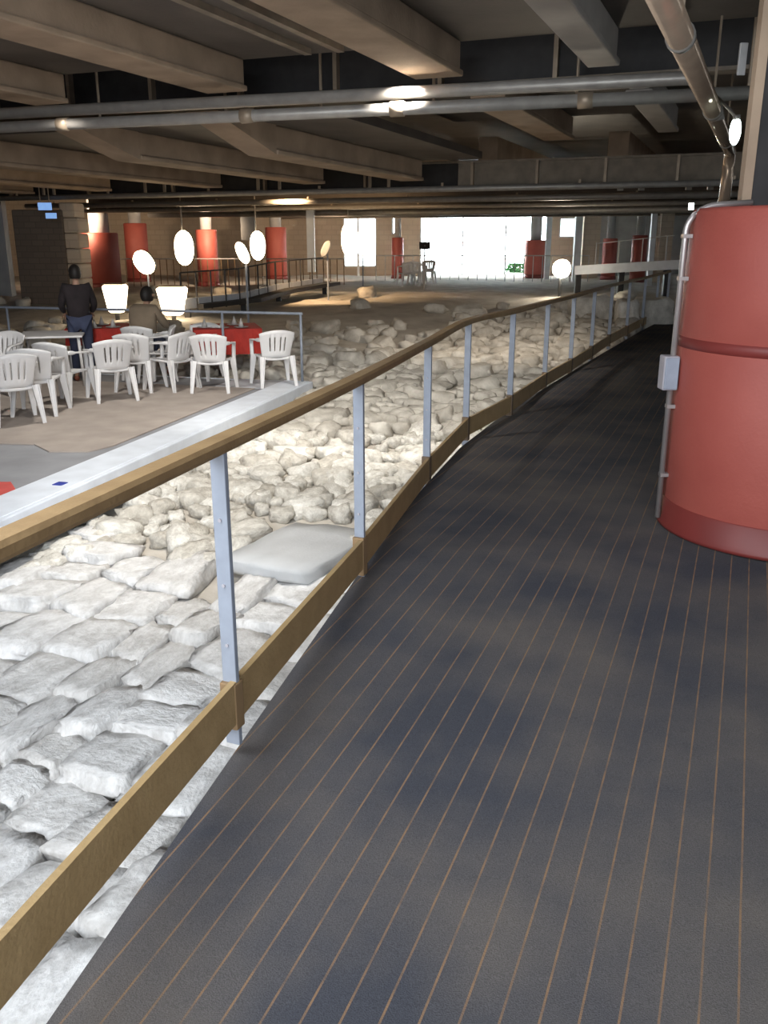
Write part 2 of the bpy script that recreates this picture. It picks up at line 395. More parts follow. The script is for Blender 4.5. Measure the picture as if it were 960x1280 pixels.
beam(11.4, 15.4, -1.4, .24, 1.6, 1.95, m_beam2, 'narrow pale ceiling beam behind the near pipes at right', None)
bm = bmesh.new()
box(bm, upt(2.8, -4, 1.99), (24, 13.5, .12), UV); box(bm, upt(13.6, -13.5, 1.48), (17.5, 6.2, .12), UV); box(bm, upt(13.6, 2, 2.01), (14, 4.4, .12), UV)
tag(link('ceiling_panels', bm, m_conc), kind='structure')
for g in range(2, 5):
    for v in (-13, -10.4, -7.8, -5.2, -2.6, 0, 2.6, 5.2):
        beam(GIR[g-1]+.5, GIR[g]-.4, v, .4, 1.35, 2.0, m_beam, 'dim ceiling beam in the deep far bays of the hall', 'far ceiling beams', False)
# thin roof purlins above the nearest bay
for i, (v, nm) in enumerate(((V1+.9, 'left'), (V2-1.25, 'mid'), (V3+.55, 'right'))):
    o = link('ceiling_batten', B(upt(3.0, v, 1.90), (.08, 12.6, .06), UV), m_web)
    tag(o, ['thin brown batten under the dark ceiling between the two wide brown beams', 'thin brown batten under the dark ceiling left of the orange-brown beam', 'thin brown batten under the dark ceiling right of the narrow pale beam'][i], 'batten')

def girder(a, z0, z1, v0, v1, step, label, stiff=True, wm=None):
    o = thing('cross_girder', label, 'girder', upt(a, (v0+v1)/2, z0))
    link('web', B(upt(a, (v0+v1)/2, (z0+z1)/2), (v1-v0, .10, z1-z0), UV), wm or m_web, o)
    link('flange', B(upt(a, (v0+v1)/2, z1), (v1-v0, .26, .04), UV), m_web, o)
    link('flange', B(upt(a, (v0+v1)/2, z0), (v1-v0, .26, .04), UV), m_web, o)
    if stiff:
        v = v0+.3
        while v < v1:
            link('stiffener', B(upt(a-.10, v, (z0+z1)/2), (.05, .10, z1-z0), UV), m_rod, o); v += step
    return o
o = girder(10.9, 1.72, 2.38, -12, 3.6, 1.35, 'dark cross girder with hanger bars just above the near pipes', True, m_dark)
o = girder(18.3, 1.0, 1.5, -20, -5.4, 2.4, 'dark low cross girder closing the brown beams over the warm floodlights', True, m_dark)
o = girder(17.4, .98, 1.42, -5.4, 1.2, 1.25, 'brown panelled cross girder with upright stiffeners above the bright windows at right', True)
for q, v in enumerate((-15.2, -14.9, -12.4, -11.9, -9.6, -9.1, -7.1, -6.7)): tag(link('hanger_rod', B(upt(17.0, v, 1.20), (.05, .05, .5), UV), m_rod), 'short upright bar between the brown beams and the far conduits, '+['leftmost', 'second', 'third', 'fourth', 'fifth', 'sixth', 'seventh', 'rightmost'][q]+' of eight', 'rod', 'hanger rods behind the brown beams at left')
for k, (a, lb) in enumerate(((24.4, 'dim cross girder beyond the panelled one, second in the row towards the windows'), (31.0, 'dim cross girder, third in the row towards the bright windows'), (37.5, 'dim cross girder nearest the bright windows'))):
    girder(a, .92, 1.7, -20, 12, 3.0, lb, False, m_conc)
# hangers in the dark slots
hang = [(A, v) for A in (11.25,) for v in (-8.1, -6.2, -4.9, -3.5, -1.9, -.2, .3, .9, 1.6)]
ORD0 = ['leftmost', 'second from left', 'third from left', 'fourth from left', 'fifth from left', 'sixth from left', 'seventh from left', 'eighth from left', 'ninth from left']
for q, (A, v) in enumerate(hang):
    tag(link('hanger_rod', tube([upt(A-1.0, v, 2.35), upt(A-1.0, v, 1.40)], .018, 8), m_rod), 'thin steel hanger rod dropping to the near pipes, %s' % ORD0[q], 'rod', 'hanger rods above the near pipes')

# ------------------------------------------------------------------ pipes
def ppipe(name, pts, r, m, label, clamps=0, cat='pipe'):
    pts = [Vector(p) for p in pts]
    o = thing(name, label, cat, pts[0])
    link('pipe', tube(pts, r, 16), m, o, smooth=True)
    if clamps:
        a, b = pts[0], pts[clamps]
        for t in (.12, .3, .52, .68, .86):
            c = a.lerp(b, t); d = (b-a).normalized()
            link('coupling', tube([c-d*.07, c+d*.07], r*1.22, 16), m_rod, o, smooth=True)
    return o
pe = at(872, 97, 9.0)
pu = [at(-190, 152, 11.9), at(0, 140, 11.35), at(640, 104, 9.55), pe]
ppipe('ceiling_pipe', bend([pu[0], pe, pe+Vector((.22, .05, -.22)), pe+Vector((.25, .06, -.36))], .12), .062, m_pipe, 'upper of the two near horizontal ceiling pipes, bending down at its right end')
bot = [at(-190, 168, 11.75), at(936, 116, 8.75)]
ppipe('ceiling_pipe', bot, .06, m_pipe, 'lower of the two near horizontal pipes, reaching the dark column at right', 1)
dz = 1.15
d0 = at(815, -60, 4.1); d1 = at(916, 186, 13.0)
d0 = Vector((1.02, 4.05, dz)); d1 = Vector((4.70, 12.85, dz))
dg = thing('ceiling_pipe', 'thick glossy pipe sloping down across the upper right corner beside the lamp', 'pipe', d0)
link('pipe', tube(bend([d0, d1, d1+Vector((.0, .06, -.95))], .25, 8), .078, 20), m_pipeb, dg, smooth=True)
for t in (.2, .55, .85):
    c = d0.lerp(d1, t); d = (d1-d0).normalized(); link('pipe_clamp', tube([c-d*.03, c+d*.03], .088, 20), m_pipe, dg, smooth=True)
    link('hanger', tube([c+Vector((0, 0, .1)), c+Vector((0, 0, 1.25))], .012, 6), m_rod, dg)
# conduits under the far girders
def cross_pipe(a, z, v0, v1, r, label, m=None):
    o = thing('ceiling_conduit', label, 'pipe', upt(a, v0, z))
    link('pipe', tube([upt(a, v0, z), upt(a, v1, z)], r, 12), m or m_pipe, o, smooth=True)
    v = v0+1.0
    while v < v1:
        link('hanger', B(upt(a, v, z+.05), (.04, .04, .12), UV), m_rod, o); v += 2.6
    return o
cross_pipe(17.0, .93, -17, 4.5, .055, 'shiny conduit under the panelled girder, upper one of the pair')
cross_pipe(20.5, .90, -19, 6.2, .07, 'shiny conduit behind the panelled girder, lower one of the pair')
cross_pipe(24.0, .88, -20, 8, .06, 'shiny conduit under the second far girder')
cross_pipe(27.5, .84, -20, 9.5, .09, 'shiny conduit between the second and third far girders')
cross_pipe(34.0, .98, -20, 11, .09, 'farthest shiny conduit just before the bright windows')
# short drops between the two conduits at right
for q, px in enumerate((775, 800, 855, 880)):
    p = at(px, 250, 17.0); tag(link('conduit_drop', B((p.x, 17.9-.4*p.x*.5, .98), (.10, .06, .24)), m_pipe), 'short grey bracket between the far conduits above the red drum, %s' % ORD0[q], 'bracket', 'brackets between the conduits')

# ------------------------------------------------------------------ red drum and column
DC = Vector((2.31, 4.90, zc(4.9))); DR = .665
dr = thing('column_drum', 'large glossy red drum around the foot of the near column on the carpet', 'column casing', DC)
H = .16-DC.z
prof = [(DR-.03, .02), (DR-.012, .14), (DR, .17), (DR, 1.04), (DR-.006, 1.05), (DR-.006, 1.075), (DR, 1.085), (DR-.015, H-.02), (DR-.03, H)]
link('drum_shell', lathe(prof, DC, 96), m_red, dr, smooth=True)
link('drum_plinth', lathe([(DR+.0, 0), (DR+.025, .01), (DR+.03, .03), (DR+.012, .05), (DR+.008, .165), (DR-.01, .175)], DC, 96), m_reddk, dr, smooth=True)
link('seam_band', lathe([(DR-.01, 1.035), (DR+.004, 1.04), (DR+.004, 1.095), (DR-.01, 1.10)], DC, 96), m_reddk, dr, smooth=True)
# conduit and socket box on the drum's left flank
def dp(ang, r, z): return Vector((DC.x+r*math.cos(ang), DC.y+r*math.sin(ang), z))
ang = math.radians(176)
cd = thing('wall_conduit', 'thin metal conduit running up the left side of the near red drum', 'conduit', dp(ang, DR+.03, -1.50))
path = bend([dp(ang, DR+.035, -1.56), dp(ang, DR+.03, .10), dp(ang, DR-.06, .175), dp(ang, DR-.30, .19)], .07)
link('conduit', tube(path, .016, 10), m_cond, cd, smooth=True)
for z in (-1.3, -.9, -.2, .02): link('pipe_clip', B(dp(ang, DR+.022, z), (.05, .045, .02)), m_cond, cd)
jb = thing('junction_box', 'grey junction box halfway up the conduit on the near red drum', 'junction box', dp(ang, DR+.045, -.80))
link('box_body', B(dp(ang, DR+.05, -.71), (.085, .10, .19)), m_box, jb, bevel=.008)
link('box_lid', B(dp(ang, DR+.05, -.71)+Vector((0, -.056, 0)), (.075, .012, .175)), m_post, jb, bevel=.004)
# the steel column standing in the drum
CX = 1.93
cl = thing('steel_column', 'dark upright steel column with a brown edge flange rising from the near red drum', 'column', (CX+.35, 5.0, .16))
ctop = 2.4
link('flange', B((CX, 5.0, (.16+ctop)/2), (.05, .06, ctop-.14)), m_beam, cl)
link('web', B((CX+.40, 5.0, (.16+ctop)/2), (.76, .04, ctop-.14)), m_dark, cl)
link('flange', B((CX+.80, 5.0, (.16+ctop)/2), (.035, .30, ctop-.14)), m_beam, cl)
link('drum_cap', lathe([(DR-.04, .12), (DR-.04, .14)], (DC.x, DC.y, 0), 48), m_reddk, dr)
pl = at(931, 74, 5.0)
tag(link('sign_plate', B(at(928, 74, 5.6), (.045, .02, .17)), m_greyc, bevel=.004), 'small blank grey plate hanging beside the dark steel column', 'plate')
# lamp near the column
lp = at(919, 164, 8.0)
la = thing('pipe_lamp', 'small glowing oval lamp on a thin bent arm between glossy pipe and column', 'lamp', lp)
sh = bmesh.new(); bmesh.ops.create_uvsphere(sh, u_segments=20, v_segments=14, radius=1)
for v in sh.verts: v.co = Vector((v.co.x*.045, v.co.y*.05, v.co.z*.11))+lp
link('lamp_glass', sh, m_lampc, la, smooth=True)
link('lamp_arm', tube(bend([lp+Vector((.01, .0, .09)), lp+Vector((-.03, .1, .18)), at(893, 118, 8.65)], .06), .014, 8), m_pipe, la, smooth=True)
link('lamp_cap', tube([lp+Vector((0, 0, .085)), lp+Vector((0, 0, .125))], .03, 12), m_pipe, la, smooth=True)
tag(link('indicator_lamp', B(at(864, 258, 10.5), (.05, .03, .07)), m_lampc), 'tiny square white light just above the top edge of the near red drum', 'lamp')

# ------------------------------------------------------------------ railing
POSTS = [(-.90, 1.10, -1.58, -.58), (-.51, 2.64, -1.62, -.615), (-.12, 4.15, -1.64, -.64), (.30, 6.02, -1.68, -.675), (.69, 7.31, -1.65, -.645), (1.21, 8.41, -1.65, -.65),
         (1.86, 10.21, -1.69, -.685), (2.43, 11.54, -1.70, -.695), (3.02, 12.96, -1.70, -.695), (3.75, 14.88, -1.73, -.72), (4.50, 16.6, -1.74, -.73), (5.3, 18.4, -1.75, -.74), (6.1, 20.2, -1.75, -.74), (6.9, 22.0, -1.75, -.74)]
rl = thing('walkway_railing', 'long railing of grey posts, wooden handrail and toe board along the carpeted walkway', 'railing', (-.9, 1.1, -1.6))
for i, (x, y, zb, zt) in enumerate(POSTS):
    po = link('post', B((x, y, (zb-.02+zt)/2), (.052, .022, zt-zb+.02), UV), m_post, rl, bevel=.003)
    if 0 < i < 4:
        for t in (.35, .56, .78): link('bolt', tube([Vector((x, y, zb+t))-U*.010, Vector((x, y, zb+t))-U*.016], .006, 8), m_box, po)
    f = link('post_sleeve', B((x, y-.001, zb+.13), (.060, .052, .20 if i > 1 else .17), UV), m_foot if i > 2 else m_woodd, rl, bevel=.004)
    if i: f['label'] = 'dark brown lower end of the post'
HR = [Vector((x, y, zt+.012)) for x, y, zb, zt in POSTS]
HR = [HR[0]-(HR[1]-HR[0])*1.3]+HR
def smooth_path(P, n=5):
    out = []
    for i in range(len(P)-1):
        p0, p1, p2, p3 = P[max(i-1, 0)], P[i], P[i+1], P[min(i+2, len(P)-1)]
        for k in range(n):
            t = k/n
            out.append(.5*((2*p1)+(p2-p0)*t+(2*p0-5*p1+4*p2-p3)*t*t+(3*p1-p0-3*p2+p3)*t**3))
    return out+[P[-1]]
rr = [(-.032, -.018), (.032, -.018), (.036, -.008), (.036, .012), (.028, .024), (-.028, .024), (-.036, .012), (-.036, -.008)]
link('handrail', sweep(bmesh.new(), smooth_path(HR), rr), m_wood, rl, smooth=False)
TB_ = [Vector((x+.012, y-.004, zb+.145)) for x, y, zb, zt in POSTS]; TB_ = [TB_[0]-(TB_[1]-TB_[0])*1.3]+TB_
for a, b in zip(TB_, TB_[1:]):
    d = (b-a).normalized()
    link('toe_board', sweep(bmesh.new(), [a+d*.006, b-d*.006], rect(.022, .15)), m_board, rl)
# steel edge profile that carries posts + support legs under the walkway
su = thing('steel_substructure', 'dark steel edge frame and stub legs carrying the walkway above the ruins', 'frame', (-.6, 1.5, -2.8))
EP = [Vector((edge_x(y)+.03, y, zc(y)-.20)) for y in [-3, 0, 1.6, 2.6, 4, 5.5, 7, 8.8, 12.8, 17, 21.5]]
link('edge_beam', sweep(bmesh.new(), EP, rect(.06, .12)), m_dark, su)
for (x, y, zb, zt) in POSTS[:12]:
    g = ground_z(x+.1, y); link('support_leg', B((edge_x(y)+.12, y+.15, (zc(y)-.14+g)/2-.05), (.08, .08, zc(y)-.14-g+.1), UV), m_dark, su)

# ------------------------------------------------------------------ terrace
TZ = -2.05
def tp(a, n, z=TZ): q = TA+TD*a+TN*n; return Vector((q.x, q.y, z))
L0 = (TB-TA).length
TAX = (Vector((TN.x, TN.y, 0)), Vector((TD.x, TD.y, 0)), Vector((0, 0, 1)))
te = thing('terrace', 'raised grey cafe terrace with a white front edge above the ruins', 'terrace', tp(L0/2, 0, -2.3))
te['kind'] = 'structure'
WD = 10.5
link('terrace_deck', B(tp((L0-8)/2, WD/2, TZ-.09), (WD, L0+8, .18), TAX), m_terr, te)
link('terrace_fascia', B(tp((L0-8)/2, -.02, TZ-.10), (.07, L0+8.06, .24), TAX), m_fascia, te, bevel=.012)
link('terrace_fascia', B(tp(L0+.02, WD/2, TZ-.10), (WD, .07, .22), TAX), m_fascia, te, bevel=.012)
link('terrace_kerb', B(tp((L0-8)/2, .19, TZ+.012), (.40, L0+8.0, .03), TAX), m_fascia, te, bevel=.006)
link('terrace_edge_tiles', B(tp(L0-.35, .6, TZ+.004), (1.2, .7, .012), TAX), m_pale, te)
# brown carpet with a rounded near corner
def plate(pts, z, h, m, name, parent):
    bm = bmesh.new(); lo = [bm.verts.new((p[0], p[1], z)) for p in pts]; hi = [bm.verts.new((p[0], p[1], z+h)) for p in pts]
    bm.faces.new(hi); bm.faces.new(lo[::-1])
    for i in range(len(pts)): bm.faces.new((lo[i], lo[(i+1) % len(pts)], hi[(i+1) % len(pts)], hi[i]))
    bmesh.ops.recalc_face_normals(bm, faces=bm.faces); return link(name, bm, m, parent)
cp = [tp(2.3, 1.35), tp(2.05, 1.0), tp(2.15, .62), tp(2.45, .52), tp(L0-.75, .55), tp(L0-.75, 8.5), tp(1.2, 8.5)]
tcp = plate(cp, TZ+.002, .012, m_tcarp, 'carpet', None); tag(tcp, 'brown carpet laid on the grey terrace under the white chairs', 'carpet')
rc = plate([tp(-2, .42), tp(.75, .42), tp(.95, .62), tp(.1, 3.5), tp(-2, 3.5)], TZ+.002, .01, m_redc, 'carpet', None); tag(rc, 'red carpet corner at the left edge of the terrace beside the white fascia', 'carpet')
sk = at(73, 624, 6.95)
tag(link('sticker', B(tp(.95, .12, TZ+.030), (.09, .10, .006), TAX), m_blue), 'small dark blue sticker on the white terrace edge', 'sticker')
# terrace back railing
tr = thing('terrace_railing', 'thin metal railing along the far side of the cafe terrace', 'railing', tp(L0, 0))
for k in range(8):
    a = tp(L0-.06, .08+1.25*k)
    link('post', tube([a, a+Vector((0, 0, 1.02))], .02, 8), m_post, tr, smooth=True)
link('top_rail', tube([tp(L0-.06, .05, TZ+1.02), tp(L0-.06, 9, TZ+1.02)], .02, 8), m_post, tr, smooth=True)

# ------------------------------------------------------------------ chairs
def make_chair():
    t = thing('plastic_chair', None, 'chair', (0, 0, 0))
    # seat: dished plate
    bm = bmesh.new(); n = 8; T = []; Bt = []
    for j in range(n+1):
        v = j/n; y = .22-.44*v; hw = .235-.035*v; r1 = []; r2 = []
        for i in range(n+1):
            u = 2*i/n-1; x = u*hw*(1-.08*(abs(2*v-1)**6)); z = .43+.014*u*u-.02*v+(-.02*max(0, (v < .13)*(1-v/.13)))
            r1.append(bm.verts.new((x, y, z))); r2.append(bm.verts.new((x, y, z-.028)))
        T.append(r1); Bt.append(r2)
    for j in range(n):
        for i in range(n):
            bm.faces.new((T[j][i], T[j+1][i], T[j+1][i+1], T[j][i+1])); bm.faces.new((Bt[j][i], Bt[j][i+1], Bt[j+1][i+1], Bt[j+1][i]))
    for j in range(n):
        bm.faces.new((T[j][0], Bt[j][0], Bt[j+1][0], T[j+1][0])); bm.faces.new((T[j][n], T[j+1][n], Bt[j+1][n], Bt[j][n]))
        bm.faces.new((T[0][j], T[0][j+1], Bt[0][j+1], Bt[0][j])); bm.faces.new((T[n][j], Bt[n][j], Bt[n][j+1], T[n][j+1]))
    link('seat', bm, m_white, t, smooth=True)
    # backrest: curved shell with slots
    bm = bmesh.new(); nu, nv = 28, 8
    def bp(u, v, off=0):
        hw = .205+.055*v; x = u*hw; y = -.215-.11*v+.075*u*u-off; z = .42+.40*v-.05*(u*u)*v; return Vector((x, y, z))
    grid = {}
    def gv(i, j, o):
        if (i, j, o) not in grid: grid[(i, j, o)] = bm.verts.new(bp(2*i/nu-1, j/nv, .016*o))
        return grid[(i, j, o)]
    solid = lambda i, j: not (i in (7, 11, 16, 20) and 2 <= j <= 5)
    for i in range(nu):
        for j in range(nv):
            if not solid(i, j): continue
            bm.faces.new((gv(i, j, 0), gv(i, j+1, 0), gv(i+1, j+1, 0), gv(i+1, j, 0)))
            bm.faces.new((gv(i, j, 1), gv(i+1, j, 1), gv(i+1, j+1, 1), gv(i, j+1, 1)))
            for di, dj, (a, b) in ((-1, 0, ((i, j), (i, j+1))), (1, 0, ((i+1, j), (i+1, j+1))), (0, -1, ((i, j), (i+1, j))), (0, 1, ((i, j+1), (i+1, j+1)))):
                ii, jj = i+di, j+dj
                if ii < 0 or jj < 0 or ii >= nu or jj >= nv or not solid(ii, jj):
                    bm.faces.new((gv(*a, 0), gv(*b, 0), gv(*b, 1), gv(*a, 1)))
    bmesh.ops.recalc_face_normals(bm, faces=bm.faces)
    link('backrest', bm, m_white, t, smooth=True)
    for s in (-1, 1):
        P = [Vector((s*.235, -.22, .68)), Vector((s*.27, -.12, .675)), Vector((s*.285, .02, .665)), Vector((s*.283, .14, .655)), Vector((s*.272, .20, .61)), Vector((s*.265, .215, .52)), Vector((s*.262, .22, .42))]
        pf = [[(-w/2, -h/2), (w/2, -h/2), (w/2, h/2), (-w/2, h/2)] for w, h in ((.03, .05), (.05, .02), (.058, .02), (.056, .022), (.05, .028), (.05, .03), (.055, .03))]
        link('armrest', sweep(bmesh.new(), smooth_path(P, 3), [pf[min(i//3, 6)] for i in range(19)]), m_white, t, smooth=True)
        for (y0, y1, z0) in ((.215, .27, .44), (-.215, -.30, .44)):
            x0, x1 = (.245, .285) if y0 > 0 else (.215, .255)
            Q = [Vector((s*x0, y0, z0)), Vector((s*(x0*.6+x1*.4), y0*.6+y1*.4, z0*.6)), Vector((s*x1, y1, 0))]
            pf = []
            for w in (.085, .066, .040):
                pf.append([(-w/2, -w*.35), (w/2, -w*.35), (w/2, w*.35), (w/2-.012, w*.35), (w/2-.012, -w*.35+.012), (-w/2+.012, -w*.35+.012), (-w/2+.012, w*.35), (-w/2, w*.35)])
            link('leg', sweep(bmesh.new(), Q, pf, up=Vector((0, 1 if y0 > 0 else -1, 0))), m_white, t)
    return t
CH = [  # px, py of the feet, turn, label
    (20, 528, .35, 'white plastic armchair nearest the left edge, seen from behind'),
    (52, 517, -.15, 'white plastic armchair front left on the terrace, seen from behind with splayed legs'),
    (85, 505, -.55, 'white plastic armchair turned sideways beside the front left ones'),
    (142, 500, .25, 'white plastic armchair standing in front of the person in jeans at right'),
    (177, 488, -.35, 'white plastic armchair just right of the one facing the person in jeans'),
    (216, 487, .75, 'white plastic armchair seen from the side in front of the seated person in brown'),
    (268, 489, -.25, 'white plastic armchair in front of the red-clothed table'),
    (343, 482, .12, 'white plastic armchair standing alone at the far corner of the terrace by the railing'),
    (5, 492, 2.7, 'white plastic armchair half hidden at the left edge behind the front chairs'),
    (196, 476, 1.6, 'white plastic armchair farther back between two nearer ones'),
    (250, 474, 2.6, 'white plastic armchair behind the one at the red-clothed table')]
c0 = make_chair(); first = True
for px, py, rz, lb in CH:
    D = -TZ/-(at(px, py, 1).z); p = at(px, py, D)
    c = c0 if first else copy_tree(c0); first = False
    c.location = (p.x, p.y, TZ+.014); c.rotation_euler = (0, 0, rz+.25); c['label'] = lb; c['group'] = 'white plastic armchairs on the terrace'

# ------------------------------------------------------------------ tables
def table(x, y, cloth, label, skirt, w=.9, rz=.25):
    t = thing('cafe_table', label, 'table', (x, y, TZ+.014), None, rz)
    link('tabletop', B((0, 0, .715), (w, w, .03)), m_white, t, world=False, bevel=.01)
    for sx in (-1, 1):
        for sy in (-1, 1): link('leg', tube([(sx*(w/2-.06), sy*(w/2-.06), .70), (sx*(w/2-.03), sy*(w/2-.03), 0)], .022, 8), m_white, t, world=False, smooth=True)
    if cloth:
        bm = bmesh.new(); n = 12; top = []; q = []
        per = [(-1+2*i/n, -1) for i in range(n)]+[(1, -1+2*i/n) for i in range(n)]+[(1-2*i/n, 1) for i in range(n)]+[(-1, 1-2*i/n) for i in range(n)]
        hw = w/2+.012; rings = []
        for z, k in ((.742, 1), (.60, 1.0), (.60-skirt, 1.0)):
            ring = []
            for i, (a, b) in enumerate(per):
                fl = 1+(.03*math.sin(i*2.1)*(1 if z < .7 else 0)*(2 if z < .55 else 1))
                ring.append(bm.verts.new((a*hw*k*fl, b*hw*k*fl, z)))
            rings.append(ring)
        bm.faces.new(rings[0]); m_ = len(per)
        for a, b in zip(rings, rings[1:]):
            for i in range(m_): bm.faces.new((a[i], b[i], b[(i+1) % m_], a[(i+1) % m_]))
        bmesh.ops.recalc_face_normals(bm, faces=bm.faces)
        o = link('tablecloth', bm, cloth, None, smooth=False); o.location = (x, y, TZ+.014); o.rotation_euler = (0, 0, rz)
        return t, o
    return t, None
def onT(px, py, z=TZ): D = z/at(px, py, 1).z; p = at(px, py, D); return p.x, p.y
x, y = onT(72, 480); table(x, y, None, 'white table surrounded by the front left plastic armchairs', 0)
x, y = onT(128, 468); t, o = table(x, y, m_redcl, 'cafe table with dark red cloth in front of the standing person', .10); tag(o, 'dark red cloth on the table in front of the standing person', 'tablecloth')
T3 = (x, y)
x, y = onT(285, 468); t, o = table(x, y, m_redcl, 'cafe table with long red cloth left of the lone corner armchair', .24, 1.0); tag(o, 'long bright red cloth on the table left of the lone corner armchair', 'tablecloth')
T4 = (x, y)
def napkins(cx, cy, spots, lab, grp):
    for q_, (dx, dy) in enumerate(spots):
        wh = ['near left corner', 'near edge', 'near right corner', 'far edge'][q_]
        bm = lathe([(.075, 0), (.11, .008), (.115, .014), (.07, .006)], (0, 0, 0), 16)
        o = link('plate', bm, m_cream, smooth=True); o.location = (cx+dx, cy+dy, TZ+.014+.744)
        tag(o, lab+', '+wh, 'plate', grp)
        bm = bmesh.new(); bmesh.ops.create_cone(bm, cap_ends=True, segments=12, radius1=.045, radius2=.006, depth=.13)
        n = link('napkin', bm, m_cream, smooth=True); n.location = (cx+dx, cy+dy, TZ+.014+.744+.075); tag(n, lab.replace('plate', 'folded napkin')+', '+wh, 'napkin', grp.replace('plates', 'napkins'))
napkins(*T3, [(-.28, -.28), (.05, -.32), (.3, -.2), (0, .2)], 'pale plate on the dark red cloth', 'plates on the dark red cloth')
napkins(*T4, [(-.28, -.25), (.0, -.3), (.28, -.22), (.1, .22)], 'pale plate on the long red cloth', 'plates on the long red cloth')

# ------------------------------------------------------------------ people
def skin_obj(name, pts, edges, m, parent, sub=2, root=0):
    me = bpy.data.meshes.new(name); me.from_pydata([p[:3] for p in pts], edges, []); me.materials.append(m)
    o = bpy.data.objects.new(name, me); COL.objects.link(o); o.parent = parent
    sk = o.modifiers.new('skin', 'SKIN'); sk.use_smooth_shade = True
    for i, p in enumerate(pts):
        r = p[3]; me.skin_vertices[0].data[i].radius = (r, p[4] if len(p) > 4 else r)
    me.skin_vertices[0].data[root].use_root = True
    s = o.modifiers.new('sub', 'SUBSURF'); s.levels = sub; s.render_levels = sub
    return o
def head_mesh(c, r=.10):
    bm = bmesh.new(); bmesh.ops.create_uvsphere(bm, u_segments=24, v_segments=18, radius=1)
    for v in bm.verts:
        x, y, z = v.co
        yy = y*1.12; xx = x*.80; zz = z*1.18
        if z < 0: xx *= 1+.32*z; yy *= 1+.12*z
        if y > .8 and -.35 < z < .15 and abs(x) < .25: yy += .22*(1-abs(x)/.25)*(1-abs(z+.15)/.3 if abs(z+.15) < .3 else 0)   # nose
        if y > .6 and .05 < z < .3 and .2 < abs(x) < .5: yy -= .07                                                     # eye sockets
        if y > .7 and -.62 < z < -.42 and abs(x) < .3: yy += .05                                                       # lips
        if abs(x) > .93 and abs(z) < .3: xx *= 1.16                                                                    # ears
        v.co = Vector((xx, yy, zz))*r+Vector(c)
    return bm
def hair_mesh(c, r=.10):
    bm = bmesh.new(); bmesh.ops.create_uvsphere(bm, u_segments=24, v_segments=18, radius=1)
    kill = [v for v in bm.verts if v.co.z < -.75 or (v.co.y > .30 and v.co.z < .5)]
    for v in bm.verts: v.co = Vector((v.co.x*.90, v.co.y*1.2-.06, v.co.z*1.25+.06))*r+Vector(c)
    bmesh.ops.delete(bm, geom=kill, context='VERTS')
    return bm
def hand(pts, edges, wrist, d, down, side, base):
    """palm and five fingers added to the body's skeleton"""
    d = d.normalized(); s = d.cross(down).normalized()*side
    def add(p, r, par): pts.append((*p, r)); edges.append((par, len(pts)-1)); return len(pts)-1
    palm = add(wrist+d*.06, .028, base)
    for k, (off, ln) in enumerate(((-.030, .072), (-.010, .082), (.010, .078), (.030, .062))):
        a = add(wrist+d*.095+s*off, .010, palm); b = add(wrist+d*(.095+ln*.5)+s*off*1.1+down*.008, .009, a); add(wrist+d*(.095+ln)+s*off*1.1+down*.028, .008, b)
    a = add(wrist+d*.045-s*.038, .011, palm); add(wrist+d*.085-s*.055+down*.012, .009, a)
